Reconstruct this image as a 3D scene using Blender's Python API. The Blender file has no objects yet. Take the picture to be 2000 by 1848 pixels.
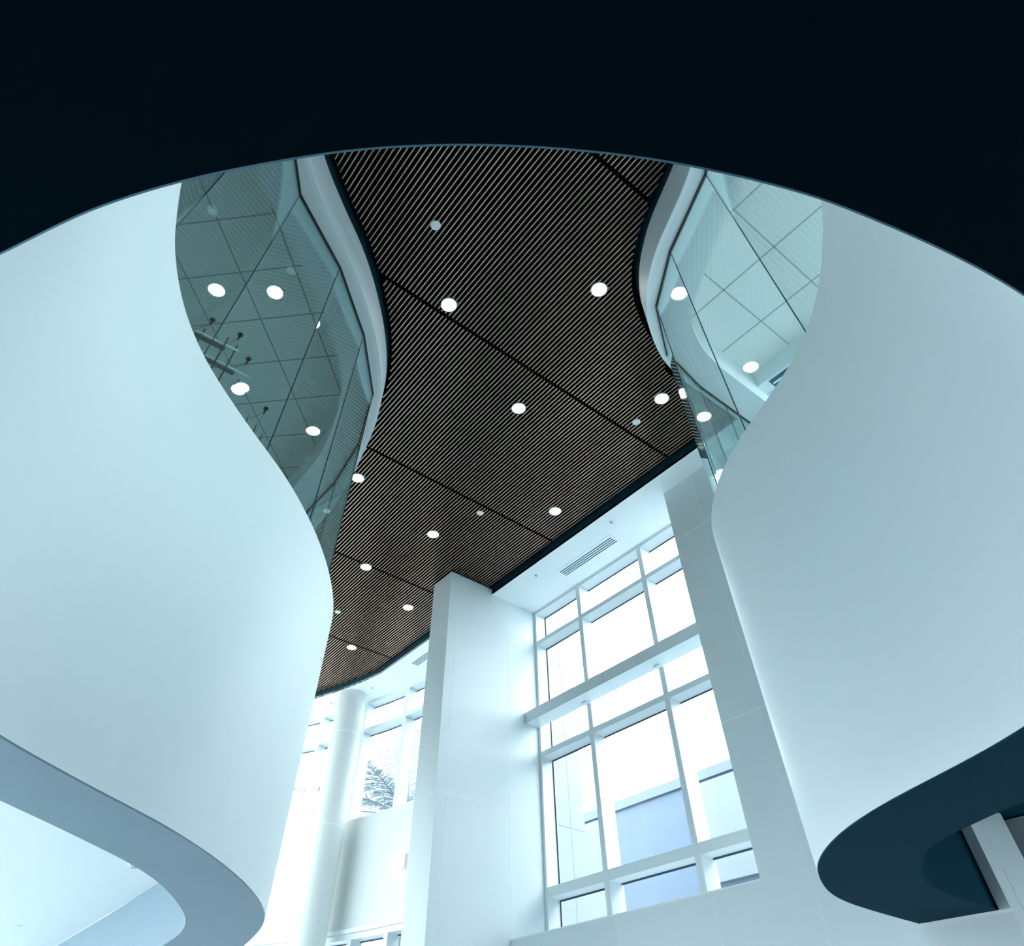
import bpy, bmesh, math, random
from mathutils import Vector, Matrix
from mathutils.geometry import tessellate_polygon
random.seed(7)
PI = math.pi
EYE = 1.6                      # camera height above the floor; all heights below are given from the eye
scene = bpy.context.scene
COL = scene.collection

# ---------------------------------------------------------------- camera
cam_d = bpy.data.cameras.new('camera')
cam = bpy.data.objects.new('camera', cam_d)
COL.objects.link(cam)
scene.camera = cam
PIT, ROL, YAW, FPX = 0.859421200, -0.0175870801, 0.644943654, 1236.747
fw = Vector((math.sin(YAW) * math.cos(PIT), math.cos(YAW) * math.cos(PIT), math.sin(PIT)))
rt = Vector((math.cos(YAW), -math.sin(YAW), 0))
dn = -rt.cross(fw)
r2 = rt * math.cos(ROL) + dn * math.sin(ROL)
d2 = -rt * math.sin(ROL) + dn * math.cos(ROL)
m = Matrix((r2, -d2, -fw)).transposed().to_4x4()
m.translation = Vector((0, 0, EYE))
cam.matrix_world = m
cam_d.sensor_fit = 'HORIZONTAL'
cam_d.sensor_width = 36.0
cam_d.lens = FPX / 2000.0 * 36.0
cam_d.shift_x = (1000 - 965.14) / 2000.0
cam_d.shift_y = -(924 - 786.25) / 2000.0
cam_d.clip_start = 0.02
cam_d.clip_end = 300

# ---------------------------------------------------------------- world and exposure
SKY = (0.875, 0.963, 1.0)
w = bpy.data.worlds.new('overcast_sky')
scene.world = w
w.use_nodes = True
nt = w.node_tree
bg = nt.nodes['Background']
bg.inputs['Color'].default_value = (*SKY, 1)
bg.inputs['Strength'].default_value = 5.0
def portal(loc, sx, sy, direction):
    d = bpy.data.lights.new('daylight_portal', 'AREA')
    d.shape = 'RECTANGLE'; d.size = sx; d.size_y = sy
    d.cycles.is_portal = True
    o = bpy.data.objects.new('daylight_portal', d)
    COL.objects.link(o)
    o.location = (loc[0], loc[1], loc[2] + EYE)
    o.rotation_euler = Vector(direction).to_track_quat('-Z', 'Y').to_euler()
scene.view_settings.view_transform = 'Standard'
scene.view_settings.look = 'None'
scene.view_settings.gamma = 1
scene.view_settings.use_curve_mapping = False
scene.view_settings.exposure = 0.87
scene.cycles.max_bounces = 10
scene.cycles.diffuse_bounces = 6
scene.cycles.glossy_bounces = 4
scene.cycles.transparent_max_bounces = 24
scene.cycles.caustics_reflective = False
scene.cycles.caustics_refractive = False
scene.cycles.sample_clamp_indirect = 6.0

# ---------------------------------------------------------------- materials
def mat(name, col, rough=0.6, metal=0.0, noise=0.0, nscale=6.0, bump=0.0, bscale=200.0, spec=0.5):
    m = bpy.data.materials.new(name)
    m.use_nodes = True
    t = m.node_tree
    b = t.nodes['Principled BSDF']
    b.inputs['Base Color'].default_value = (*col, 1)
    b.inputs['Roughness'].default_value = rough
    b.inputs['Metallic'].default_value = metal
    b.inputs['Specular IOR Level'].default_value = spec
    tc = t.nodes.new('ShaderNodeTexCoord')
    if noise:
        n = t.nodes.new('ShaderNodeTexNoise')
        n.inputs['Scale'].default_value = nscale
        n.inputs['Detail'].default_value = 4
        t.links.new(tc.outputs['Object'], n.inputs['Vector'])
        r = t.nodes.new('ShaderNodeMapRange')
        r.inputs['To Min'].default_value = 1 - noise
        r.inputs['To Max'].default_value = 1 + noise
        t.links.new(n.outputs['Fac'], r.inputs['Value'])
        h = t.nodes.new('ShaderNodeHueSaturation')
        h.inputs['Color'].default_value = (*col, 1)
        t.links.new(r.outputs['Result'], h.inputs['Value'])
        t.links.new(h.outputs['Color'], b.inputs['Base Color'])
    if bump:
        n2 = t.nodes.new('ShaderNodeTexNoise')
        n2.inputs['Scale'].default_value = bscale
        t.links.new(tc.outputs['Object'], n2.inputs['Vector'])
        bp = t.nodes.new('ShaderNodeBump')
        bp.inputs['Strength'].default_value = bump
        bp.inputs['Distance'].default_value = 0.001
        t.links.new(n2.outputs['Fac'], bp.inputs['Height'])
        t.links.new(bp.outputs['Normal'], b.inputs['Normal'])
    return m

def emis(name, col, s):
    m = bpy.data.materials.new(name)
    m.use_nodes = True
    t = m.node_tree
    t.nodes.clear()
    e = t.nodes.new('ShaderNodeEmission')
    e.inputs['Color'].default_value = (*col, 1)
    e.inputs['Strength'].default_value = s
    o = t.nodes.new('ShaderNodeOutputMaterial')
    t.links.new(e.outputs[0], o.inputs[0])
    return m

def glass(name, tint, ior=1.5, gain=1.0):
    m = bpy.data.materials.new(name)
    m.use_nodes = True
    t = m.node_tree
    t.nodes.clear()
    tr = t.nodes.new('ShaderNodeBsdfTransparent')
    tr.inputs['Color'].default_value = (*tint, 1)
    gl = t.nodes.new('ShaderNodeBsdfGlossy')
    gl.inputs['Roughness'].default_value = 0.0
    gl.inputs['Color'].default_value = (0.9, 1, 1, 1)
    geo = t.nodes.new('ShaderNodeNewGeometry')
    mr = t.nodes.new('ShaderNodeMapRange')
    mr.inputs['To Min'].default_value = ior
    mr.inputs['To Max'].default_value = 1 / ior
    t.links.new(geo.outputs['Backfacing'], mr.inputs['Value'])
    fr = t.nodes.new('ShaderNodeFresnel')
    t.links.new(mr.outputs['Result'], fr.inputs['IOR'])
    mu = t.nodes.new('ShaderNodeMath')
    mu.operation = 'MULTIPLY'
    mu.use_clamp = True
    mu.inputs[1].default_value = gain
    t.links.new(fr.outputs[0], mu.inputs[0])
    mx = t.nodes.new('ShaderNodeMixShader')
    t.links.new(mu.outputs[0], mx.inputs[0])
    t.links.new(tr.outputs[0], mx.inputs[1])
    t.links.new(gl.outputs[0], mx.inputs[2])
    o = t.nodes.new('ShaderNodeOutputMaterial')
    t.links.new(mx.outputs[0], o.inputs[0])
    return m

M = dict(
    white=mat('white_paint', (0.78, 0.84, 0.855), 0.55, noise=0.02, nscale=1.5),
    satin=mat('satin_white_plaster', (0.82, 0.885, 0.905), 0.5, noise=0.02, nscale=1.2, spec=0.5),
    soffit=mat('white_ceiling_paint', (0.86, 0.91, 0.92), 0.7),
    panel=mat('pale_wall_panel', (0.66, 0.735, 0.76), 0.4, noise=0.015, nscale=2),
    joint=mat('pale_joint_line', (0.80, 0.86, 0.87), 0.5),
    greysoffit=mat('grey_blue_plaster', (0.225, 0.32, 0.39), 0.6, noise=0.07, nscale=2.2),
    navy=mat('shaded_soffit_tone', (0.005, 0.042, 0.072), 0.8, spec=0.05),  # shade under the right balcony put into the colour of the soffit
    darksoffit=mat('unlit_soffit_tone', (0.0005, 0.010, 0.016), 0.9, spec=0.02),  # lack of light on the overhead underside is put into this colour
    lip=mat('blue_grey_metal_edge', (0.12, 0.25, 0.36), 0.4, metal=0.3),
    black=mat('black_plenum', (0.003, 0.003, 0.003), 0.9, spec=0.1),
    upstand=mat('black_blue_upstand', (0.006, 0.035, 0.05), 0.6, spec=0.2),
    floor=mat('pale_terrazzo', (0.54, 0.60, 0.62), 0.35, noise=0.04, nscale=30),
    frame=mat('white_window_frame', (0.70, 0.765, 0.785), 0.4),
    gasket=mat('dark_glazing_gasket', (0.02, 0.05, 0.08), 0.6),
    channel=mat('black_glazing_channel', (0.006, 0.01, 0.012), 0.5),
    tile=mat('warm_grey_ceiling_tile', (0.80, 0.84, 0.81), 0.85, noise=0.03, nscale=60, bump=0.3, bscale=300),
    tilebar=mat('ceiling_grid_bar', (0.42, 0.48, 0.47), 0.7),
    metal=mat('brushed_metal', (0.55, 0.6, 0.6), 0.35, metal=0.9),
    disc=mat('matte_white_plastic', (0.86, 0.91, 0.92), 0.6),
    slot=mat('dark_vent_slot', (0.03, 0.12, 0.18), 0.8),
    rail=mat('brown_translucent_rail', (0.24, 0.21, 0.19), 0.5),
    rod=mat('dark_bronze_rod', (0.10, 0.085, 0.06), 0.5, metal=0.4),
    board=mat('frosted_board', (0.75, 0.88, 0.9), 0.5),
    lamp=emis('downlight_lens', (1.0, 0.98, 0.93), 12.0),
    sconce=emis('warm_sconce_glow', (1.0, 0.90, 0.78), 0.75),
    facade=mat('blue_grey_facade_glass', (0.115, 0.165, 0.24), 0.5, noise=0.2, nscale=0.5),
    cladding=mat('pale_exterior_cladding', (0.34, 0.39, 0.44), 0.6),
    cap=mat('pale_blue_coping', (0.16, 0.20, 0.26), 0.6),
    bay=mat('pale_facade_panel', (0.22, 0.26, 0.31), 0.6),
    farwall=mat('cream_white_wall_paint', (0.64, 0.675, 0.665), 0.6),
    extjoint=mat('cladding_joint', (0.28, 0.32, 0.37), 0.6),
    ground=mat('pale_paving', (0.35, 0.38, 0.4), 0.8, noise=0.1, nscale=0.5),
    palm=mat('glare_pale_palm_leaf', (0.17, 0.25, 0.29), 0.6),  # bluish veil of window glare mixed into the leaf colour
    trunk=mat('palm_trunk', (0.15, 0.19, 0.21), 0.9, noise=0.2, nscale=12),
    balglass=glass('green_tinted_glass', (0.865, 0.95, 0.95), 1.52, 1.0),
    winglass=glass('clear_window_glass', (0.95, 0.97, 0.975), 1.5, 0.6),
    sunglass=glass('grey_window_glass', (0.76, 0.785, 0.79), 1.5, 0.6),
)
# wood slats: brown with fine grain along the slat
def wood(name, c1, c2, rough=0.45):
    m = bpy.data.materials.new(name)
    m.use_nodes = True
    t = m.node_tree
    b = t.nodes['Principled BSDF']
    tc = t.nodes.new('ShaderNodeTexCoord')
    mp = t.nodes.new('ShaderNodeMapping')
    mp.inputs['Scale'].default_value = (15.2, 0.6, 3)
    n = t.nodes.new('ShaderNodeTexNoise')
    n.inputs['Scale'].default_value = 2.0
    n.inputs['Detail'].default_value = 3
    r = t.nodes.new('ShaderNodeValToRGB')
    r.color_ramp.elements[0].position = 0.3
    r.color_ramp.elements[1].position = 0.7
    r.color_ramp.elements[0].color = (*c1, 1)
    r.color_ramp.elements[1].color = (*c2, 1)
    t.links.new(tc.outputs['Object'], mp.inputs['Vector'])
    t.links.new(mp.outputs['Vector'], n.inputs['Vector'])
    t.links.new(n.outputs['Fac'], r.inputs['Fac'])
    t.links.new(r.outputs['Color'], b.inputs['Base Color'])
    b.inputs['Roughness'].default_value = rough
    return m
M['wood'] = wood('walnut_slat', (0.038, 0.014, 0.006), (0.07, 0.027, 0.013))
M['woodedge'] = wood('pale_slat_edge', (0.50, 0.37, 0.28), (0.62, 0.48, 0.38), 0.2)
M['woodedge'].node_tree.nodes['Principled BSDF'].inputs['Metallic'].default_value = 0.5

# ---------------------------------------------------------------- object helpers
def tag(o, label=None, cat=None, group=None, kind=None):
    if label: o['label'] = label
    if cat: o['category'] = cat
    if group: o['group'] = group
    if kind: o['kind'] = kind
    return o

ORIGIN = {}
def thing(name, label, cat, base, group=None, kind=None):
    o = bpy.data.objects.new(name, None)
    COL.objects.link(o)
    o.empty_display_size = 0.1
    o.location = (base[0], base[1], base[2] + EYE)
    ORIGIN[o.name] = Vector(base)
    return tag(o, label, cat, group, kind)

class MB:
    """collects geometry in eye-height coordinates"""
    def __init__(s):
        s.v = []; s.f = []; s.mi = []
    def add(s, vs, fs, mi=0):
        k = len(s.v)
        s.v += [tuple(p) for p in vs]
        s.f += [tuple(i + k for i in f) for f in fs]
        s.mi += [mi] * len(fs)
        return s
    def box(s, x0, x1, y0, y1, z0, z1, mi=0):
        vs = [(x, y, z) for z in (z0, z1) for y in (y0, y1) for x in (x0, x1)]
        return s.add(vs, [(0, 2, 3, 1), (4, 5, 7, 6), (0, 1, 5, 4), (2, 6, 7, 3), (0, 4, 6, 2), (1, 3, 7, 5)], mi)
    def beam(s, a, b, w, h, up=(0, 0, 1), mi=0):
        a = Vector(a); b = Vector(b); d = (b - a).normalized(); u = Vector(up)
        sd = d.cross(u).normalized(); u = sd.cross(d).normalized()
        vs = [p + sd * (i * w / 2) + u * (j * h / 2) for p in (a, b) for j in (-1, 1) for i in (-1, 1)]
        return s.add(vs, [(0, 1, 3, 2), (4, 6, 7, 5), (0, 4, 5, 1), (2, 3, 7, 6), (0, 2, 6, 4), (1, 5, 7, 3)], mi)
    def cyl(s, c, r, z0, z1, n=32, r1=None, mi=0, mi_bottom=None):
        r1 = r if r1 is None else r1
        vs = [(c[0] + r * math.cos(2 * PI * i / n), c[1] + r * math.sin(2 * PI * i / n), z0) for i in range(n)]
        vs += [(c[0] + r1 * math.cos(2 * PI * i / n), c[1] + r1 * math.sin(2 * PI * i / n), z1) for i in range(n)]
        s.add(vs, [(i, (i + 1) % n, n + (i + 1) % n, n + i) for i in range(n)], mi)
        s.add(vs, [tuple(range(n - 1, -1, -1)), tuple(range(n, 2 * n))], mi if mi_bottom is None else mi_bottom)
        return s
    def ring(s, c, r0, r1, z0, z1, n=32, mi=0):
        vs = []
        for r, z in ((r0, z0), (r1, z0), (r1, z1), (r0, z1)):
            vs += [(c[0] + r * math.cos(2 * PI * i / n), c[1] + r * math.sin(2 * PI * i / n), z) for i in range(n)]
        fs = []
        for k in range(4):
            for i in range(n):
                j = (i + 1) % n
                fs.append((k * n + j, k * n + i, ((k + 1) % 4) * n + i, ((k + 1) % 4) * n + j))
        return s.add(vs, fs, mi)
    def tube(s, pts, r, n=8, mi=0):
        pts = [Vector(p) for p in pts]
        rings = []
        for i, p in enumerate(pts):
            d = (pts[min(i + 1, len(pts) - 1)] - pts[max(i - 1, 0)]).normalized()
            a = Vector((1, 0, 0)) if abs(d.x) < 0.8 else Vector((0, 1, 0))
            u = d.cross(a).normalized(); v = d.cross(u)
            rr = r[i] if isinstance(r, (list, tuple)) else r
            rings.append([p + (u * math.cos(2 * PI * k / n) + v * math.sin(2 * PI * k / n)) * rr for k in range(n)])
        vs = [q for rg in rings for q in rg]
        fs = [(i * n + k, i * n + (k + 1) % n, (i + 1) * n + (k + 1) % n, (i + 1) * n + k) for i in range(len(pts) - 1) for k in range(n)]
        fs += [tuple(range(n - 1, -1, -1)), tuple((len(pts) - 1) * n + k for k in range(n))]
        return s.add(vs, fs, mi)
    def prism(s, poly, z0, z1, mi=0, mi_side=None):
        """solid of a (possibly concave) plan polygon"""
        n = len(poly)
        tri = tessellate_polygon([[Vector((p[0], p[1], 0)) for p in poly]])
        lo = [(p[0], p[1], z0) for p in poly]; hi = [(p[0], p[1], z1) for p in poly]
        s.add(lo, [tuple(t) for t in tri], mi)
        s.add(hi, [tuple(t) for t in tri], mi)
        s.add(lo + hi, [(i, (i + 1) % n, n + (i + 1) % n, n + i) for i in range(n)], mi if mi_side is None else mi_side)
        return s
    def band(s, A, B, z0, z1, mi=0):
        """solid strip between two plan curves with the same number of points"""
        n = len(A)
        vs = [(p[0], p[1], z0) for p in A] + [(p[0], p[1], z0) for p in B] + [(p[0], p[1], z1) for p in A] + [(p[0], p[1], z1) for p in B]
        fs = []
        for i in range(n - 1):
            fs += [(i, i + 1, n + i + 1, n + i), (2 * n + i, 3 * n + i, 3 * n + i + 1, 2 * n + i + 1),
                   (i, 2 * n + i, 2 * n + i + 1, i + 1), (n + i, n + i + 1, 3 * n + i + 1, 3 * n + i)]
        fs += [(0, n, 3 * n, 2 * n), (n - 1, 3 * n - 1, 4 * n - 1, 2 * n - 1)]
        return s.add(vs, fs, mi)
    def loft(s, A0, B0, z0, A1, B1, z1, mi=0):
        """solid strip whose lower edge (A0,B0) and upper edge (A1,B1) follow different curves"""
        n = len(A0)
        vs = [(p[0], p[1], z0) for p in A0] + [(p[0], p[1], z0) for p in B0] + [(p[0], p[1], z1) for p in A1] + [(p[0], p[1], z1) for p in B1]
        fs = []
        for i in range(n - 1):
            fs += [(i, i + 1, n + i + 1, n + i), (2 * n + i, 3 * n + i, 3 * n + i + 1, 2 * n + i + 1),
                   (i, 2 * n + i, 2 * n + i + 1, i + 1), (n + i, n + i + 1, 3 * n + i + 1, 3 * n + i)]
        fs += [(0, n, 3 * n, 2 * n), (n - 1, 3 * n - 1, 4 * n - 1, 2 * n - 1)]
        return s.add(vs, fs, mi)
    def build(s, name, mats, parent=None, smooth=None, base=None):
        if not isinstance(mats, (list, tuple)): mats = [mats]
        if parent is not None:
            org = ORIGIN.get(parent.name, Vector((0, 0, 0)))
        elif base is not None:
            org = Vector(base)
        else:
            xs = [v[0] for v in s.v]; ys = [v[1] for v in s.v]; zs = [v[2] for v in s.v]
            org = Vector(((min(xs) + max(xs)) / 2, (min(ys) + max(ys)) / 2, min(zs)))
        me = bpy.data.meshes.new(name)
        me.from_pydata([(v[0] - org.x, v[1] - org.y, v[2] - org.z) for v in s.v], [], s.f)
        bm = bmesh.new(); bm.from_mesh(me)
        for f, k in zip(bm.faces, s.mi): f.material_index = k
        bmesh.ops.remove_doubles(bm, verts=bm.verts, dist=1e-5)
        bmesh.ops.recalc_face_normals(bm, faces=bm.faces)
        if smooth is not None:
            for f in bm.faces: f.smooth = True
            for e in bm.edges:
                if len(e.link_faces) == 2 and e.calc_face_angle(0) > math.radians(smooth): e.smooth = False
        bm.to_mesh(me); bm.free()
        for x in mats: me.materials.append(x)
        o = bpy.data.objects.new(name, me)
        COL.objects.link(o)
        if parent is not None:
            o.parent = parent
        else:
            o.location = (org.x, org.y, org.z + EYE)
        ORIGIN[o.name] = org
        return o

def copy_thing(root, delta, label=None, group=None):
    c = root.copy(); COL.objects.link(c)
    c.location = root.location + Vector(delta)
    if label: c['label'] = label
    if group: c['group'] = group
    for ch in list(root.children):
        k = ch.copy(); COL.objects.link(k); k.parent = c
        for g in list(ch.children):
            q = g.copy(); COL.objects.link(q); q.parent = k
    return c

def spline(pts, seg=6):
    """centripetal-like Catmull-Rom through plan points"""
    P = [Vector((p[0], p[1])) for p in pts]
    out = []
    for i in range(len(P) - 1):
        p0 = P[i - 1] if i > 0 else P[0] * 2 - P[1]
        p1, p2 = P[i], P[i + 1]
        p3 = P[i + 2] if i + 2 < len(P) else P[-1] * 2 - P[-2]
        t0 = 0; t1 = t0 + max((p1 - p0).length, 1e-4) ** .5; t2 = t1 + max((p2 - p1).length, 1e-4) ** .5; t3 = t2 + max((p3 - p2).length, 1e-4) ** .5
        for k in range(seg):
            t = t1 + (t2 - t1) * k / seg
            a1 = p0 * ((t1 - t) / (t1 - t0)) + p1 * ((t - t0) / (t1 - t0))
            a2 = p1 * ((t2 - t) / (t2 - t1)) + p2 * ((t - t1) / (t2 - t1))
            a3 = p2 * ((t3 - t) / (t3 - t2)) + p3 * ((t - t2) / (t3 - t2))
            b1 = a1 * ((t2 - t) / (t2 - t0)) + a2 * ((t - t0) / (t2 - t0))
            b2 = a2 * ((t3 - t) / (t3 - t1)) + a3 * ((t - t1) / (t3 - t1))
            out.append(b1 * ((t2 - t) / (t2 - t1)) + b2 * ((t - t1) / (t2 - t1)))
    out.append(P[-1])
    return out
def resample(c, n):
    L = [0]
    for a, b in zip(c, c[1:]): L.append(L[-1] + (b - a).length)
    out = []; j = 0
    for i in range(n):
        t = L[-1] * i / (n - 1)
        while j < len(c) - 2 and L[j + 1] < t: j += 1
        d = L[j + 1] - L[j]
        out.append(c[j].lerp(c[j + 1], (t - L[j]) / d if d > 0 else 0))
    return out
def relax(c, it=4):
    c = list(c)
    for _ in range(it):
        c = [c[0]] + [(c[i - 1] + c[i] * 2 + c[i + 1]) / 4 for i in range(1, len(c) - 1)] + [c[-1]]
    return c
def offset(c, d):
    """shift a plan curve to its left by d"""
    out = []
    for i in range(len(c)):
        t = (c[min(i + 1, len(c) - 1)] - c[max(i - 1, 0)]).normalized()
        out.append(c[i] + Vector((-t.y, t.x)) * d)
    return out

# ---------------------------------------------------------------- main plan curves and heights
Z1, Z2 = 1.03, 3.46           # underside and top of the balcony parapets
ZB, ZS, ZW = 6.52, 7.25, 7.40 # underside of the glass bulkhead, perimeter soffit, slats
LEFT = [(2.86, 13.0), (2.86, 10.5), (2.84, 9.0), (2.76, 7.7), (2.58, 6.8), (2.42, 6.12), (2.24, 5.63), (1.93, 5.11), (1.56, 4.64),
        (1.2, 4.27), (0.89, 4.0), (0.575, 3.77), (0.29, 3.55), (0.03, 3.33), (-0.21, 3.06), (-0.37, 2.8), (-0.475, 2.56), (-0.53, 2.36),
        (-0.575, 2.15), (-0.60, 1.85)]
NEAR = [(-0.60, 1.85), (-0.585, 1.5), (-0.505, 1.2), (-0.382, 0.983), (-0.321, 0.871), (-0.263, 0.774), (-0.173, 0.651), (-0.083, 0.546),
        (0.036, 0.421), (0.168, 0.309), (0.294, 0.219), (0.437, 0.132), (0.596, 0.054), (0.69, 0.015), (0.783, -0.016), (0.947, -0.064),
        (1.142, -0.107), (1.45, -0.14), (1.8, -0.12), (2.1, -0.045)]
RIGHT = [(2.1, -0.045), (2.332, 0.062), (2.52, 0.18), (2.713, 0.325), (2.91, 0.51), (3.08, 0.72), (3.22, 0.97), (3.345, 1.25), (3.47, 1.53),
         (3.65, 1.84), (3.87, 2.11), (4.13, 2.34), (4.40, 2.50), (4.72, 2.64), (5.08, 2.71), (5.92, 2.72), (7.31, 2.72)]
full = relax(spline(LEFT + NEAR[1:] + RIGHT[1:], 6), 6)
iN0 = min(range(len(full)), key=lambda i: (full[i] - Vector((-0.60, 1.85))).length)
iN1 = min(range(len(full)), key=lambda i: (full[i] - Vector((2.1, -0.045))).length)
cL, cN, cR = full[:iN0 + 1], full[iN0:iN1 + 1], full[iN1:]
# walking L->N->R the opening is on the left-hand side, so "outside" is offset(-d)

# ---------------------------------------------------------------- floor, ground, roof
tag(MB().box(-6.2, 8.4, -8.2, 24, -1.75, -1.6).build('floor', M['floor']), kind='structure')
tag(MB().box(-60, 90, -60, 110, -1.95, -1.78).build('ground', M['ground']), kind='structure')

# slatted ceiling: black plenum, walnut blades in bays, dark upstand round the edge
CW = (-3.6325, 11.778)         # centre of the curved far wall
def arc(R, a0, a1, n): return [Vector((CW[0] + R * math.cos(math.radians(a0 + (a1 - a0) * i / (n - 1))), CW[1] + R * math.sin(math.radians(a0 + (a1 - a0) * i / (n - 1))))) for i in range(n)]
R_IN, R_WALL, R_GLASS = 10.66, 11.5, 11.78
far_in = arc(R_IN, -8.8, 62, 60)
far_in = [p for p in far_in if p.x < 6.9]
hole = [Vector((6.9, 2.95))] + [Vector((6.9, 9.4))] + far_in
tailL = [Vector((1.3, 20.6)), Vector((2.6, 17.0))]
hole += tailL + cL[:] + cN[1:] + [p for p in cR[1:] if p.x < 5.2] + [Vector((5.44, 2.95))]
def inset_spans(poly, x, d):
    ys = []
    n = len(poly)
    for i in range(n):
        a, b = poly[i], poly[(i + 1) % n]
        if (a.x > x) != (b.x > x):
            ys.append(a.y + (b.y - a.y) * (x - a.x) / (b.x - a.x))
    ys.sort()
    return [(ys[k] + d, ys[k + 1] - d) for k in range(0, len(ys) - 1, 2) if ys[k + 1] - ys[k] > 2 * d + .05]
ceil = thing('ceiling', 'dark slatted wood ceiling', 'ceiling', (3, 8, ZW), kind='structure')
del ceil['label']; del ceil['category']
JY = [-1.48, 1.40, 4.26, 7.16, 10.04, 12.95, 15.85, 18.75, 21.65]
PITCH = 0.0599
for k in range(len(JY) - 1):
    y0, y1 = JY[k] + .026, JY[k + 1] - .026
    mb = MB()
    x = -0.92
    cnt = 0
    while x < 6.86:
        for a, b in inset_spans(hole, x, 0.10):
            # blades are cut to 120 mm steps, which leaves the ragged edge along the curve
            if b < 11.0 or True:
                a2 = max(y0, a); b2 = min(y1, b)
                if b2 - a2 > 0.06:
                    mb.box(x - .0073, x + .0073, a2, b2, ZW + .006, ZW + .10, 0)
                    mb.box(x - .0073, x + .0073, a2, b2, ZW, ZW + .006, 1)
                    cnt += 1
        x += PITCH
    if cnt:
        mb.build('slat_panel', [M['wood'], M['woodedge']], ceil)
MB().prism(hole, 7.615, 7.66).build('plenum', M['black'], ceil)
up = MB()
edge = hole + [hole[0]]
up.band(edge, offset(edge, -0.012), ZS + .001, 7.61)
up.build('upstand', M['upstand'], ceil)
roof = [Vector((-6.3, -8.2)), Vector((8.4, -8.2)), Vector((8.4, 9.3))] + [p for p in arc(12.0, -11, 90, 60) if p.y > 9.4] + [Vector((-6.3, 23.7))]
tag(MB().prism(roof, 7.75, 7.95).build('ceiling', M['white']), kind='structure')

# white soffit between the slats and the window walls
per = thing('ceiling', 'x', 'x', (7.5, 8, ZS), kind='structure'); del per['label']; del per['category']
far_out = arc(11.9, -13.2, 62, 50)
sof = [Vector((6.9, 2.72)), Vector((6.9, 9.4))] + far_in + [Vector((1.3, 20.6))] + [p for p in reversed(far_out) if p.y > 9.2] + [Vector((8.35, 9.1)), Vector((8.35, 2.72))]
MB().prism(sof, ZS, ZS + .05).build('soffit', M['soffit'], per)

# ---------------------------------------------------------------- left and right parapets and the low walkway ceiling
def pieces(c, d): return offset(c, -d)
lp = thing('curved_balcony', 'tall white curved balcony wall on the left, above a grey underside ribbon', 'balcony', (0.5, 4.5, Z1))
MB().band(cL, pieces(cL, .16), Z1 + .008, Z2).build('parapet', M['satin'], lp, smooth=35)
innerL = [(2.12, 13.0), (2.11, 10.5), (2.10, 9.0), (2.07, 7.6), (2.03, 7.05), (1.97, 6.6), (1.83, 6.12), (1.58, 5.62), (1.33, 5.22), (1.07, 4.91), (0.84, 4.70), (0.50, 4.41), (0.21, 4.18),
          (-0.1, 3.92), (-0.45, 3.6), (-0.8, 3.2), (-1.1, 2.75), (-1.25, 2.3), (-1.3, 1.85)]
iL = resample(relax(spline(innerL, 6), 3), 90)
sL = resample(pieces(cL, .16), 90)
ub = MB().band(sL, iL, Z1 + .007, 1.615)
ub.band(resample(pieces(cL, .003), 90), iL, Z1, Z1 + .007)
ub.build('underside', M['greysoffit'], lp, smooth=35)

rp = thing('curved_balcony', 'shaded white curved balcony wall on the right, above a dark navy underside', 'balcony', (4.5, 1.8, Z1))
MB().band(cR, pieces(cR, .16), Z1 + .008, Z2).build('parapet', M['satin'], rp, smooth=35)
innerR = [(2.1, -0.9), (2.7, -0.7), (3.3, -0.2), (3.72, 0.55), (3.905, 1.11), (4.09, 1.49), (4.18, 1.65), (4.29, 1.77), (4.57, 1.96), (4.81, 2.08), (5.02, 2.14), (5.34, 2.17), (5.85, 2.17), (6.6, 2.17), (7.31, 2.17)]
iR = resample(relax(spline(innerR, 6), 2), 80)
sR = resample(pieces(cR, .16), 80)
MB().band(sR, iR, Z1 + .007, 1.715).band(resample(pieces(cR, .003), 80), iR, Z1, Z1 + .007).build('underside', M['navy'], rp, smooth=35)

np_ = thing('overhead_walkway', 'near black walkway underside with a curved edge, filling the top of the view', 'walkway', (0.5, -1, Z1))
MB().band(cN, pieces(cN, .16), Z1 + .012, Z2).build('parapet', M['satin'], np_, smooth=35)
lo = offset(cN, .0015)
MB().band(lo, pieces(cN, .002), Z1 + .001, Z1 + .05).build('edge_trim', M['lip'], np_, smooth=35)
po = pieces(cN, .0025)
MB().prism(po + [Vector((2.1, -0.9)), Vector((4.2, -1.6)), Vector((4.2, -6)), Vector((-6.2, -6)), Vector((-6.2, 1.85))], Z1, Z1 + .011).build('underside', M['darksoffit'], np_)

# low ceilings tucked behind the ribbons, and the upper floor slab
cs = MB().prism([Vector((-6.2, 1.85))] + [Vector((-1.3, 1.85))] + list(reversed(iL)) + [Vector((2.12, 24)), Vector((-6.2, 24))], 1.62, 1.70)
tag(cs.build('ceiling', M['soffit']), kind='structure')
cs = MB().prism([Vector((2.1, -0.9))] + iR[1:] + [Vector((7.31, -6)), Vector((4.2, -6)), Vector((4.2, -1.6))], 1.72, 1.80)
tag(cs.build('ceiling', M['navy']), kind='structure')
slab = pieces(cL, .16) + pieces(cN, .16)[1:] + pieces(cR, .16)[1:]
sl = MB().prism(slab + [Vector((7.31, -6)), Vector((-6.2, -6)), Vector((-6.2, 13))], 2.2, 2.5)
tag(sl.build('floor', M['floor']), kind='structure')

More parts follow.
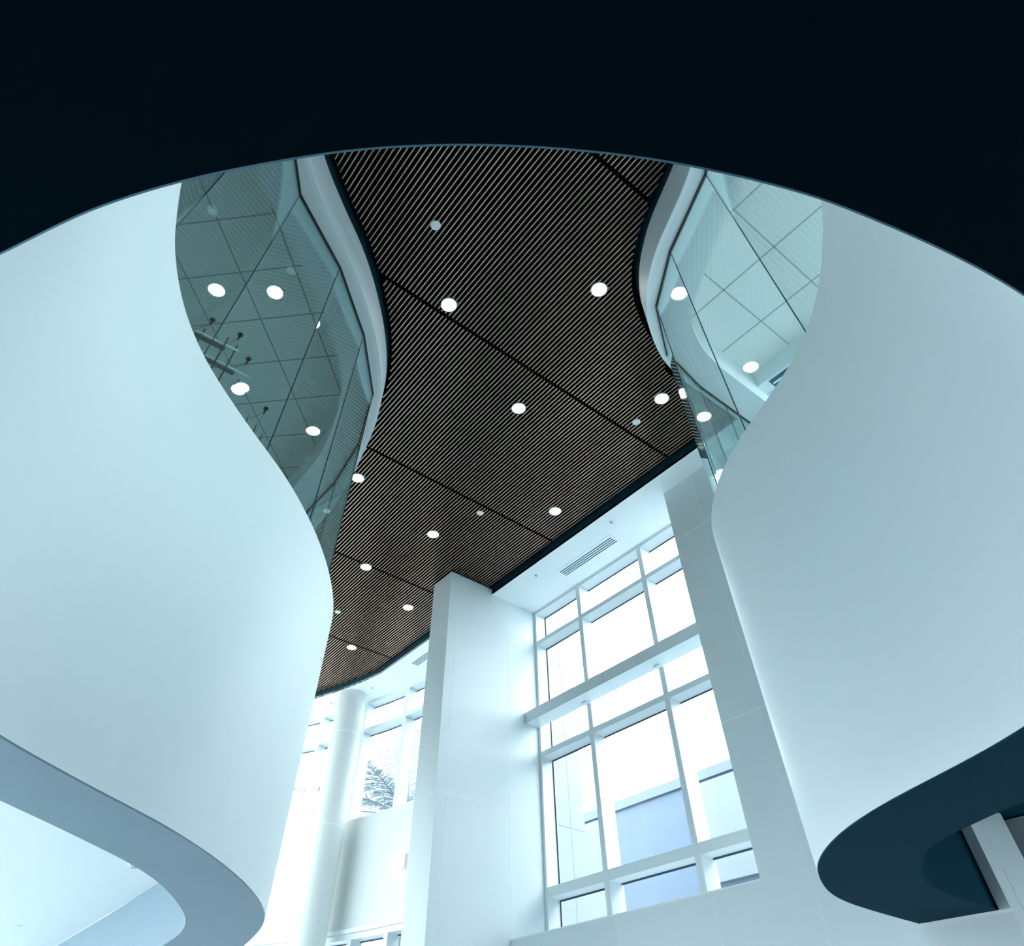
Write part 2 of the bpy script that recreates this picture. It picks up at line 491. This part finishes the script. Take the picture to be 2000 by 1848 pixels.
# ---------------------------------------------------------------- upper floor: bulkheads over the glass, tile ceilings
bl = thing('curved_bulkhead', 'pale curved ceiling bulkhead above the left glass screen', 'bulkhead', (0.5, 4.5, ZB))
cLb = [p * .972 for p in cL]
MB().loft(cLb, pieces(cLb, .05), ZB, cL, pieces(cL, .05), ZS).build('fascia', M['satin'], bl, smooth=35)
ibL = [(a * .973, b * .973) for a, b in [(2.06, 13), (2.08, 10), (2.07, 8.6), (2.06, 7.88), (2.03, 6.95), (1.815, 6.09), (1.585, 5.56), (1.27, 5.16), (0.84, 4.70), (0.28, 4.25), (-0.23, 3.86), (-0.53, 3.59), (-0.85, 3.2), (-1.05, 2.7), (-1.15, 2.3), (-1.2, 1.85)]]
bA = resample(pieces(cLb, .05), 80); bB = resample(relax(spline(ibL, 6), 2), 80)
MB().band(bA, bB, ZB + .001, ZS - .02).build('soffit', M['white'], bl, smooth=35)
br = thing('curved_bulkhead', 'grey shaded curved ceiling bulkhead above the right glass screen', 'bulkhead', (4.2, 1.8, ZB))
cRb = [p for p in cR if p.x < 5.0] + [Vector((5.2, 2.72)), Vector((7.31, 2.72))]
cRc = [p * .972 for p in cRb[:-1]] + [Vector((7.31, 2.72 * .972))]
MB().loft(cRc, pieces(cRc, .05), ZB, cRb, pieces(cRb, .05), ZS).build('fascia', M['satin'], br, smooth=35)
ibR = [(a * .973, b * .973) for a, b in [(2.5, -0.9), (3.0, -0.4), (3.35, 0.05), (3.627, 0.487), (3.816, 0.774), (3.948, 1.095), (4.136, 1.4), (4.32, 1.695), (4.543, 1.985), (4.92, 2.18), (5.335, 2.26), (5.75, 2.27), (6.2, 2.27), (7.41, 2.27)]]
bA = resample(pieces(cRc, .05), 80); bB = resample(relax(spline(ibR, 6), 2), 80)
MB().band(bA, bB, ZB + .001, ZS - .02).build('soffit', M['white'], br, smooth=35)
bn = MB().band(cN, pieces(cN, .8), ZB, ZS).build('ceiling', M['white'], smooth=35)
tag(bn, kind='structure')

def clip_line(poly, p, d):
    """parameter spans of the line p + t d inside a plan polygon"""
    ts = []
    n = len(poly); nx = Vector((-d.y, d.x))
    for i in range(n):
        a, b = poly[i], poly[(i + 1) % n]
        sa, sb = (a - p).dot(nx), (b - p).dot(nx)
        if (sa > 0) != (sb > 0):
            q = a.lerp(b, sa / (sa - sb)); ts.append((q - p).dot(d))
    ts.sort()
    return [(ts[k], ts[k + 1]) for k in range(0, len(ts) - 1, 2)]
ZT = 7.10
def tile_ceiling(poly, ang, o, pitch):
    t = thing('ceiling', 'x', 'x', (poly[0].x, poly[0].y, ZT), kind='structure'); del t['label']; del t['category']
    MB().prism(poly, ZT, ZT + .04).build('tiles', M['tile'], t)
    g = MB()
    for a in (ang, ang + PI / 2):
        d = Vector((math.cos(a), math.sin(a))); nrm = Vector((-d.y, d.x))
        for k in range(-16, 17):
            p = o + nrm * (k * pitch)
            for t0, t1 in clip_line(poly, p, d):
                A = p + d * t0; B = p + d * t1
                if (B - A).length > .1:
                    g.beam((A.x, A.y, ZT - .001), (B.x, B.y, ZT - .001), .016, .008)
    g.build('grid', M['tilebar'], t)
    return t
k71 = ZT / 7.2
rbL = resample(relax(spline(ibL, 6), 2), 60)
polyTL = rbL + [Vector((-6, 1.85)), Vector((-6, 13))]
tile_ceiling(polyTL, -PI / 4, Vector((-0.675, 4.728)) * k71, 0.715 * k71)
rbR = resample(relax(spline(ibR, 6), 2), 60)
polyTR = [p for p in rbR if p.x < 6.3] + [Vector((6.3, 2.27)), Vector((6.3, -0.9))]
tile_ceiling(polyTR, 0, Vector((4.888, 0.82)) * k71, 0.775 * k71)
# dropped edge on the right side of the room with a slot
de = MB()
de.box(6.2, 6.42, -3, 2.27, 6.80, 7.2)
de.box(6.42, 7.31, 2.02, 2.27, 6.78, 7.2); de.box(6.42, 7.31, -3, 2.02, 7.0, 7.2)
tag(de.build('ceiling', M['white']), kind='structure')

t = thing('slot_diffuser', 'dark slot air diffuser along the far edge of the right room ceiling', 'air vent', (6.31, 1, 6.79))
MB().box(6.24, 6.38, 0.2, 2.05, 6.788, 6.80).build('slot_frame', M['slot'], t)
MB().box(6.295, 6.325, 0.22, 2.03, 6.782, 6.787).build('blade', M['disc'], t)

# ---------------------------------------------------------------- glass screens standing on the parapets
def screen(name, label, verts, base, ztop=ZB):
    t = thing(name, label, 'glass screen', base)
    ch = MB()
    for (a, b) in zip(verts, verts[1:]):
        a = Vector(a); b = Vector(b); d = (b - a).normalized(); L = (b - a).length
        if L < .05: continue
        nrm = Vector((-d.y, d.x))
        A = a + d * .003; B = b - d * .003
        g = MB(); e = .006
        q = [A + nrm * e, B + nrm * e, B - nrm * e, A - nrm * e]
        g.prism(q, 2.52, ztop - .004)
        g.build('glass_panel', M['balglass'], t)
        q = [a + nrm * .014, b + nrm * .014, b - nrm * .014, a - nrm * .014]
        ch.prism(q, ztop - .02, ztop - .0005)
    ch.build('channel', M['channel'], t)
    for v in verts[1:-1]:
        MB().box(v[0] - .004, v[0] + .004, v[1] - .004, v[1] + .004, 2.52, ztop - .02).build('joint_seal', M['gasket'], t)
    return t
GL = [(a * .973, b * .973) for a, b in [(2.66, 12.4), (2.58, 10.6), (2.52, 9.4), (2.51, 8.11), (2.52, 7.47), (2.385, 6.48), (2.055, 5.53), (1.457, 4.745), (0.747, 4.075), (-0.027, 3.555), (-0.56, 2.76), (-0.86, 1.85)]]
GR = [(a * .973, b * .973) for a, b in [(2.05, -0.3), (2.6, 0.0), (3.274, 0.692), (3.657, 1.533), (4.08, 2.139), (4.736, 2.557), (4.979, 2.58), (5.48, 2.655), (6.02, 2.655), (6.7, 2.655), (7.40, 2.655)]]
screen('glass_screen', 'faceted green tinted glass screen standing behind the left balcony wall', GL, (0.8, 4.1, 2.52))
screen('glass_screen', 'faceted pale blue glass screen standing behind the right balcony wall', GR, (4.0, 2.0, 2.52))
fin = MB().prism([Vector((4.86, 2.53)), Vector((4.91, 2.65)), Vector((4.902, 2.653)), Vector((4.852, 2.533))], 2.52, 7.39)
tag(fin.build('glass_fin', M['balglass']), 'narrow clear glass fin beside the right glass screen, mirroring the slats', 'glass fin')

# ---------------------------------------------------------------- walls on the window side
# panelled pillar
pil = MB()
PX0, PX1, PY0, PY1 = 5.88, 8.3, 9.13, 9.74
pil.box(PX0, PX1, PY0, PY1, -1.6, 7.37)
for z in (6.28, 3.455, .63):
    pil.box(PX0 - .002, 8.0, PY0 - .002, PY1 + .002, z - .006, z + .006, 1)
for x in (6.07,):
    pil.box(x - .004, x + .004, PY0 - .002, PY1, -1.6, 7.37, 1)
pil.box(7.325, 7.333, PY0 - .002, PY1, -1.6, 7.25, 1)
tag(pil.build('panelled_pillar', [M['panel'], M['joint']]), 'tall white panelled pillar between the big window and the curved far windows', 'pillar')
nk = MB().box(5.97, 6.85, 9.22, 9.66, 7.371, 7.6)
tag(nk.build('trim_1', M['panel']), kind='structure')
# exterior part of the pillar seen through the first panes
ex = MB().box(8.32, 9.0, 9.13, 9.74, -1.6, 9.5)
for z in (6.3, 3.45): ex.box(8.32, 9.003, 9.127, 9.2, z - .008, z + .008, 1)
ex.box(8.66, 8.67, 9.127, 9.2, -1.6, 9.5, 1)
tag(ex.build('wall_exterior', [M['cladding'], M['extjoint']]), kind='structure')
# right wall (panelled), spandrel and upper part
wr = MB()
wr.box(7.31, 7.9, 2.17, 4.83, -1.6, 7.25)
wr.box(7.31, 7.9, 1.55, 2.17, -1.6, 1.75)
wr.box(7.31, 8.35, -8, -6, -1.6, 7.6)
for z in (6.27, 3.445, .62): wr.box(7.308, 7.5, 2.72, 4.832, z - .006, z + .006, 1)
wr.box(7.308, 7.5, 4.243, 4.251, -1.6, 7.25, 1)
wr.box(7.308, 7.5, 3.6, 3.608, 3.445, 7.25, 1)
tag(wr.build('wall_right', [M['panel'], M['joint']]), kind='structure')
spn = MB()
spn.box(7.33, 8.3, 4.84, 9.125, -1.6, 1.83)
for y in (8.50, 7.0, 5.5): spn.box(7.328, 7.4, y - .004, y + .004, -1.6, 1.83, 1)
spn.box(7.33, 8.0, 4.84, 9.125, 1.83, 1.845, 1)
tag(spn.build('wall_window', [M['panel'], M['joint']]), kind='structure')

# the big window: frame members at X 8.01, glass at X 8.27
WX, GX = 8.01, 8.27
def window_straight():
    t = thing('window_1', 'x', 'x', (8.1, 7, 2.0), kind='structure'); del t['label']; del t['category']
    ym = [9.125, 7.785, 6.125, 4.465, 2.9]
    zt = [(1.845, 1.99), (2.40, 2.53), (4.40, 4.49), (6.50, 6.58), (7.19, 7.25)]
    zt[0] = (1.845, 1.90)
    ymul = []
    for i, y in enumerate(ym):
        w0 = .05
        if i == 0: y0, y1 = 9.065, 9.125
        else: y0, y1 = y - w0, y + w0
        ymul.append((y0, y1))
        mb = MB().box(WX, GX + .03, y0, y1, 1.845, 7.25)
        if i: mb.box(WX - .002, WX, y - .006, y + .006, 1.845, 7.25, 1)
        mb.build('mullion', [M['frame'], M['panel']], t)
    for (z0, z1) in zt:
        mb = MB()
        for i in range(len(ym) - 1):
            mb.box(WX + .004, GX + .03, ymul[i + 1][1], ymul[i][0], z0, z1)
        mb.build('transom', M['frame'], t)
    for k in range(len(zt) - 1):
        for i in range(len(ym) - 1):
            y0, y1, z0, z1 = ymul[i + 1][1], ymul[i][0], zt[k][1], zt[k + 1][0]
            g = MB().box(GX, GX + .01, y0 + .001, y1 - .001, z0 + .001, z1 - .001)
            p = g.build('glass_pane', M['winglass'], t)
            b = MB(); e = .022
            b.box(GX - .012, GX - .002, y0, y1, z1 - e, z1)
            if i == 0: b.box(GX - .012, GX - .002, y1 - e, y1, z0, z1 - e)
            b.build('gasket', M['gasket'], t)
window_straight()
ls = MB().box(7.70, 8.02, 3.0, 9.125, 4.91, 5.10)
ls.box(7.699, 7.72, 7.1, 7.104, 4.91, 5.10, 1)
tag(ls.build('light_shelf', [M['panel'], M['slot']]), 'long pale horizontal shelf beam crossing the big window', 'beam')
for y in (7.785, 6.125):
    o = MB().box(7.9, 8.01, y - .06, y + .06, 4.885, 4.909).build('mounting_bracket', M['panel'])
    tag(o, ('pale bracket under the shelf beam at the left mullion' if y > 7 else 'pale bracket under the shelf beam at the right mullion'), 'bracket', 'brackets under the shelf beam')

# curved far wall with upper and lower windows
def pol(R, a): return (CW[0] + R * math.cos(math.radians(a)), CW[1] + R * math.sin(math.radians(a)))
def arcbox(mb, R0, R1, a0, a1, z0, z1, mi=0, step=1.6):
    n = max(2, int(math.ceil(abs(a1 - a0) / step)) + 1)
    A = [Vector(pol(R0, a0 + (a1 - a0) * i / (n - 1))) for i in range(n)]
    B = [Vector(pol(R1, a0 + (a1 - a0) * i / (n - 1))) for i in range(n)]
    return mb.band(A, B, z0, z1, mi)
wf = MB()
A0, A1 = -9.5, 62
arcbox(wf, R_WALL, 11.85, A0, A1, 2.66, 4.59)
arcbox(wf, R_WALL, 11.85, A0, A1, -1.6, -1.2)
arcbox(wf, R_WALL, 11.85, 31.6, A1, 4.60, 7.5)  # unseen solid stretch, added to cut the daylight at the far end
arcbox(wf, R_WALL, 11.85, 31.6, A1, -1.19, 2.55)
tag(wf.build('wall_far', M['farwall'], smooth=30), kind='structure')
wf = MB(); arcbox(wf, R_WALL - .03, 11.8, A0, A1, 2.59, 2.655)
tag(wf.build('trim_3', M['soffit'], smooth=30), kind='structure')
MA = [1.6, 9.15, 16.45, 23.85, 31.3]
def curved_window(name, zt, angs):
    t = thing(name, 'x', 'x', (*pol(R_WALL, 12), zt[0][0]), kind='structure'); del t['label']; del t['category']
    wa = .28
    for a in angs:
        mb = MB(); arcbox(mb, R_WALL + .01, R_GLASS + .02, a - wa, a + wa, zt[0][0], zt[-1][1]); mb.build('mullion', M['frame'], t)
    for (z0, z1) in zt:
        mb = MB()
        for a, b in zip(angs, angs[1:]): arcbox(mb, R_WALL + .014, R_GLASS + .02, a + wa, b - wa, z0, z1)
        mb.build('transom', M['frame'], t)
    for k in range(len(zt) - 1):
        for a, b in zip(angs, angs[1:]):
            g = MB(); arcbox(g, R_GLASS, R_GLASS + .01, a + wa, b - wa, zt[k][1] + .001, zt[k + 1][0] - .001); g.build('glass_pane', M['sunglass'], t)
            g = MB(); arcbox(g, R_GLASS - .012, R_GLASS - .002, a + wa, b - wa, zt[k + 1][0] - .022, zt[k + 1][0]); g.build('gasket', M['gasket'], t)
curved_window('window_2', [(4.59, 4.62), (6.50, 6.58), (7.19, 7.25)], [-6] + MA)
MB2 = [-6, 1.6, 8.2, 13.5, 20.8, 31.3]
curved_window('window_3', [(-1.2, -1.1), (2.49, 2.585)], MB2)

# round column
rc = (6.915, 14.93); RC = .345
rcm = MB().cyl(rc, RC, -1.6, 7.25, 64)
for z in (6.27, 4.36, 1.6): rcm.cyl(rc, RC + .002, z - .006, z + .006, 64, mi=1)
tag(rcm.build('round_column', [M['farwall'], M['joint']], smooth=40), 'round white column in front of the curved far windows', 'column')

# pillar seen under the right balcony
p2 = MB().box(5.92, 6.62, 2.085, 2.16, -1.6, 1.705)
p2.box(5.92, 7.30, 2.16, 2.70, -1.6, 1.025)
p2.box(6.12, 6.126, 2.083, 2.09, -1.6, 1.705, 1)
tag(p2.build('square_pillar', [M['panel'], M['joint']]), 'square white pillar below the right balcony, at the lower right edge', 'pillar')
p3 = MB().box(6.82, 7.05, 1.93, 2.15, -1.6, 1.71)
tag(p3.build('slim_pier', M['panel']), 'slim pale pier at the right edge below the right balcony, beside the square pillar', 'pier')
tr = MB().box(5.912, 5.919, 2.08, 2.705, 1.012, 1.028)
tag(tr.build('trim_2', M['soffit']), kind='structure')

t = thing('window_4', 'x', 'x', (7.4, -2, -1.6), kind='structure'); del t['label']; del t['category']
for y in (1.50, 0.0, -1.5, -3.0, -4.5, -5.95):
    MB().box(7.34, 7.42, y - .04, y + .04, -1.6, 1.72).build('mullion', M['gasket'], t)
for y0, y1 in ((0.04, 1.46), (-1.46, -.04), (-2.96, -1.54), (-4.46, -3.04), (-5.91, -4.54)):
    MB().box(7.375, 7.385, y0, y1, -1.55, 1.6).build('glass_pane', M['winglass'], t)
    MB().box(7.34, 7.42, y0, y1, 1.6, 1.72).build('transom', M['gasket'], t)
# unseen walls added to keep left daylight off the walkway underside
tag(MB().box(-6.2, -1.4, 1.70, 1.84, -1.6, 1.02).build('wall_light_block', M['white']), kind='structure')
tag(MB().box(-6.35, -6.2, -8.2, 1.84, -1.6, 2.2).build('wall_side_light_block', M['white']), kind='structure')
# walls closing the upper rooms
ww = MB()
ww.box(-6.2, -6, -6, 13, 2.5, 7.7)
ww.box(-6.2, 2.86, 13, 13.2, 2.5, 7.7)
ww.box(-6.2, 3.3, -6.2, -6, 2.5, 7.7)
tag(ww.build('wall_left', M['white']), kind='structure')
ww = MB().box(-6.2, 7.31, -8.2, -8, -1.6, 7.7)
tag(ww.build('wall_back', M['white']), kind='structure')

# ---------------------------------------------------------------- ceiling fittings
def make_downlight(c, z, label, group):
    t = thing('downlight', label, 'ceiling light', (c[0], c[1], z), group)
    MB().ring(c, .098, .112, z - .012, z + .004).build('trim_ring', M['disc'], t, smooth=40)
    MB().cyl(c, .0975, z - .006, z + .001, 32).build('lens', M['lamp'], t)
    MB().cyl(c, .104, z + .004, z + .13, 24).build('housing', M['metal'], t, smooth=40)
    for a in (0.6, 2.2, 3.9, 5.4):
        x, y = c[0] + .122 * math.cos(a), c[1] + .122 * math.sin(a)
        MB().box(x - .006, x + .006, y - .006, y + .006, z, z + .05).build('spring_clip', M['metal'], t)
    return t
slat_lights = [((2.274, 4.085), 'left one of the upper pair of downlights in the slats, beside a ceiling joint'),
    ((3.712, 2.652), 'right one of the upper pair of downlights in the slats, near the right bulkhead'),
    ((4.202, 4.95), 'single downlight in the middle of the slatted ceiling'),
    ((5.79, 3.445), 'downlight in the slats right beside the glass fin'),
    ((6.279, 6.461), 'downlight in the slats nearest the white air grille'),
    ((4.931, 8.393), 'downlight in the slats left of the speaker disc near the pillar top'),
    ((3.036, 7.907), 'downlight in the slats at the lower end of the left glass screen'),
    ((4.474, 10.101), 'downlight in the slats left of the pillar, on a ceiling joint'),
    ((5.93, 10.825), 'downlight in the slats closest to the left face of the pillar'),
    ((5.827, 13.086), 'farthest downlight in the slats, above the curved windows')]
G1 = 'downlights in the slatted ceiling'
first = None
for (x, y), lb in slat_lights:
    if first is None:
        first = make_downlight((x, y), ZW - .002, lb, G1); o0 = (x, y)
    else:
        copy_thing(first, (x - o0[0], y - o0[1], 0), lb, G1)
G2 = 'downlights in the upper room ceilings'
def at(px, py, z):
    v = (r2 * ((px - 965.1436) / FPX) + d2 * ((py - 786.2528) / FPX) + fw)
    v = v * (z / v.z)
    return v.x, v.y
room = [((0.309, 5.22), 'bright downlight in the left tiled ceiling, above the hanging boards'),
    ((0.594, 7.1), 'dimmer downlight beside the hanging boards in the left room')]
rf = None
for (x, y), lb in room:
    x *= k71; y *= k71
    if rf is None:
        rf = make_downlight((x, y), ZT - .006, lb, G2); r0 = (x, y)
    else:
        copy_thing(rf, (x - r0[0], y - r0[1], 0), lb, G2)
def disc(x, y, z, r, label, group, nm='ceiling_speaker', cat='speaker'):
    t = thing(nm, label, cat, (x, y, z), group)
    MB().cyl((x, y), r, z - .012, z, 32, r1=r * 1.0).build('cover', M['disc'], t, smooth=40)
    MB().ring((x, y), r, r + .006, z - .008, z + .004).build('rim', M['disc'], t, smooth=40)
    return t
for (x, y), lb in [((1.482, 3.244), 'white disc in the dark slats nearest the left bulkhead, largest of its kind'),
                   ((5.844, 4.024), 'small white disc in the slats by a joint near the glass fin'),
                   ((5.257, 7.349), 'small white disc in the slats between two downlights above the pillar'),
                   ((4.84, 11.936), 'smallest white disc in the slats, beside the left balcony wall')]:
    disc(x, y, ZW, .058, lb, 'white discs in the slatted ceiling')
for (px, py), lb in [((417, 415), 'pale disc high in the left tiled ceiling, near the dark walkway edge'),
                     ((567, 529), 'pale disc in the left tiled ceiling above the bright pair of lights')]:
    x, y = at(px, py, ZT - .006); disc(x, y, ZT - .006, .055, lb, 'pale discs in the left tiled ceiling')
# sprinkler heads in the white soffit
def sprinkler(x, y, z, label):
    t = thing('sprinkler', label, 'sprinkler', (x, y, z), 'sprinklers in the white soffit')
    MB().ring((x, y), .022, .042, z - .008, z, 24).build('collar', M['disc'], t, smooth=40)
    MB().cyl((x, y), .012, z - .03, z, 12).cyl((x, y), .02, z - .034, z - .03, 12).build('head', M['metal'], t, smooth=40)
for (x, y), lb in [((7.163, 8.046), 'sprinkler left of the air grille above the big window'),
                   ((7.151, 5.936), 'sprinkler right of the air grille above the big window'),
                   ((7.094, 14.255), 'sprinkler right of the round column top'),
                   ((6.71, 15.667), 'sprinkler left of the round column top')]:
    sprinkler(x, y, ZS, lb)
def grille(x0, x1, y0, y1, label, rot=0):
    t = thing('air_grille', label, 'air vent', ((x0 + x1) / 2, (y0 + y1) / 2, ZS), 'slot grilles in the white soffit')
    MB().box(x0 - .05, x1 + .03, y0 - .05, y1 + .05, ZS - .006, ZS - .0005).build('plate', M['soffit'], t)
    for i in range(4):
        x = x0 + (x1 - x0) * (i + .5) / 4
        MB().box(x - .011, x + .011, y0, y1, ZS - .009, ZS - .005).build('slot', M['slot'], t)
grille(7.43, 7.64, 6.26, 7.67, 'long white air grille with four dark slots above the big window')
grille(7.17, 7.36, 11.2, 12.6, 'air grille with dark slots partly hidden behind the pillar, above the far windows')
# smoke detector and flush disc in the low left ceiling
x, y = at(262, 1690, 1.62)
t = thing('smoke_detector', 'white smoke detector under the low left ceiling, at the edge of the grey ribbon', 'smoke detector', (x, y, 1.62))
MB().cyl((x, y), .065, 1.612, 1.62, 32).build('base_plate', M['disc'], t, smooth=40)
MB().cyl((x, y), .03, 1.598, 1.612, 32, r1=.045).build('sensor_head', M['metal'], t, smooth=40)
x, y = at(25, 1808, 1.62)
t = thing('flush_disc', 'faint white flush disc in the low left ceiling near the lower left corner', 'ceiling disc', (x, y, 1.62))
MB().cyl((x, y), .09, 1.612, 1.62, 32).build('cover', M['disc'], t, smooth=40)
MB().ring((x, y), .09, .097, 1.614, 1.62).build('rim', M['soffit'], t, smooth=40)

# wall sconce on the far wall by the pillar
t = thing('wall_sconce', 'square glowing white wall sconce on the far wall beside the pillar', 'wall light', (*pol(R_WALL - .06, 6.9), 3.43))
s_ = MB(); arcbox(s_, R_WALL - .12, R_WALL - .02, 6.25, 7.65, 3.43, 3.68); s_.build('shade', M['sconce'], t, smooth=30)
s_ = MB(); arcbox(s_, R_WALL - .02, R_WALL, 6.4, 7.4, 3.47, 3.64); s_.build('back_plate', M['disc'], t, smooth=30)

# ---------------------------------------------------------------- things hanging in the left room
def canopy_cable(px, py, zend, label):
    x, y = at(px, py, ZT - .02)
    t = thing('cable_hanger', label, 'cable', (x, y, ZT - .02), 'cable hangers in the left room')
    MB().cyl((x, y), .035, ZT - .02, ZT - .003, 24).build('canopy', M['rod'], t, smooth=40)
    MB().cyl((x, y), .012, ZT - .12, ZT - .02, 12).build('gripper', M['rod'], t, smooth=40)
    MB().cyl((x, y), .003, zend, ZT - .12, 8).build('cable', M['metal'], t)
    pts = [(x + .02, y + .02, ZT - .03)] + [(x + .02 - .35 * k / 8, y + .3 * k / 8, ZT - .03 - .18 * math.sin(PI * k / 8)) for k in range(1, 9)]
    MB().tube(pts, .003, 6).build('wire', M['rod'], t, smooth=60)
for px, py, lb in [(415, 626, 'ceiling cable hanger nearest the left balcony edge'), (469, 655, 'ceiling cable hanger with a curved wire above the short board'),
                   (485, 702, 'ceiling cable hanger above the end of the long board'), (519, 799, 'lowest ceiling cable hanger, by the glass joint')]:
    canopy_cable(px, py, 6.2, lb)
def board(a, b, z, label):
    ax, ay = at(*a, z); bx, by = at(*b, z)
    t = thing('hanging_board', label, 'board', ((ax + bx) / 2, (ay + by) / 2, z), 'boards hanging in the left room')
    MB().beam((ax, ay, z), (bx, by, z), .10, .03).build('board', M['board'], t)
    MB().beam((ax, ay, z - .024), (ax + (bx - ax) * .72, ay + (by - ay) * .72, z - .024), .06, .018).build('rail', M['rail'], t)
board((380, 650), (463, 691), 6.3, 'short hanging board behind the left glass, upper one')
board((385, 690), (485, 742), 6.3, 'long hanging board with a pale end behind the left glass, lower one')
for px, py, lb in [(446, 660, 'middle thin dark vertical rod crossing the hanging boards'), (464, 675, 'longest thin dark vertical rod crossing the hanging boards'), (400, 643, 'short thin dark vertical rod near the balcony edge')]:
    x, y = at(px, py, 6.4)
    o = MB().cyl((x, y), .009, 4.2, 6.4, 10).build('vertical_rod', M['rod'], smooth=60)
    tag(o, lb, 'rod', 'thin rods in the left room')
for k, (px, py, lb) in enumerate([(470, 795, 'first dark pointed blade rising over the balcony edge, the highest'), (488, 807, 'second dark pointed blade from the top along the left balcony edge'),
                   (504, 822, 'third dark pointed blade from the top along the left balcony edge'), (514, 843, 'last dark pointed blade over the balcony edge, nearest the glass joint')]):
    x, y = at(px, py, 6.0)
    b = MB(); h = 1.6; wd = .10
    b.add([(x, y, 6.0), (x - wd * .7, y + wd * .7, 6.0 - h), (x + wd * .7, y - wd * .7, 6.0 - h), (x + .03, y + .03, 6.0 - h), (x - .03, y - .03, 6.0 - h)],
          [(0, 1, 3), (0, 3, 2), (0, 2, 4), (0, 4, 1), (1, 4, 2, 3)])
    tag(b.build('pointed_blade', M['rod']), lb, 'sculpture', 'pointed blades in the left room')

# ---------------------------------------------------------------- outside
bd = thing('neighbour_building', 'pale blue neighbouring building with a flat coping, seen through the big window', 'building', (15, 6, -1.6))
MB().box(14, 22, -6, 16, -1.6, 5.57).build('facade', M['facade'], bd)
MB().box(13.94, 22, -6, 16, 5.575, 5.78).build('coping', M['cap'], bd)
q = MB()
for y in (10.55,): q.box(13.97, 14, y - .02, y + .02, -1.6, 5.57)
q.build('facade_joint', M['cladding'], bd)
MB().box(13.9, 14, 13.3, 16, -1.6, 5.5).build('pale_bay', M['bay'], bd)
MB().box(13.9, 14, -6, 10.45, 3.6, 5.5).build('pale_bay', M['bay'], bd)

pc = Vector((11.6, 19.5, 6.4))
pt = thing('palm_tree', 'pale palm tree with feathery fronds outside the curved far windows', 'tree', (pc.x, pc.y, -1.7))
MB().tube([(pc.x, pc.y, -1.7), (pc.x + .1, pc.y, 2), (pc.x, pc.y, pc.z)], [.28, .22, .2], 14).build('trunk', M['trunk'], pt, smooth=60)
def frond(az, el, L, droop):
    mb = MB()
    d = Vector((math.cos(az) * math.cos(el), math.sin(az) * math.cos(el), math.sin(el)))
    side = Vector((-math.sin(az), math.cos(az), 0))
    n = 64
    pts = []
    for i in range(n + 1):
        t = i / n
        pts.append(pc + d * (L * t) + Vector((0, 0, -droop * t * t * L)))
    mb.tube([tuple(p) for p in pts], [.03 * (1 - .85 * i / n) for i in range(n + 1)], 5)
    for i in range(6, n):
        t = i / n
        p = pts[i]; tg = (pts[i + 1] - pts[i - 1]).normalized()
        ll = .75 * math.sin(PI * min(1, .12 + t * .86)) ** .6
        for s in (-1, 1):
            dr = (tg * .75 + side * s * .9 + Vector((0, 0, -.25 + random.uniform(-.2, .2)))).normalized()
            e = p + dr * ll * random.uniform(.8, 1.1)
            mid = (p + e) / 2 + Vector((0, 0, .05))
            wv = tg * .026
            mb.add([p - wv, p + wv, mid + wv * .9, mid - wv * .9, e], [(0, 1, 2, 3), (3, 2, 4)])
    mb.build('frond', M['palm'], pt)
for az, el, L, dr in ((1.57, .86, 5.6, .08), (1.60, 1.10, 5.6, .05), (1.45, 1.42, 5.6, .02), (1.75, .62, 5.2, .1), (1.9, .3, 4.6, .12)):
    frond(az, el, L, dr)
for k in range(12):
    frond(2 * PI * k / 12 + random.uniform(-.12, .12), random.choice((.2, .45, .7)) + random.uniform(-.08, .08), random.uniform(3.4, 4.4), random.uniform(.12, .35))

# portals that guide the sky light through the glazing (no light of their own)
portal((8.45, 7.0, 4.6), 5.4, 4.4, (-1, 0, 0))
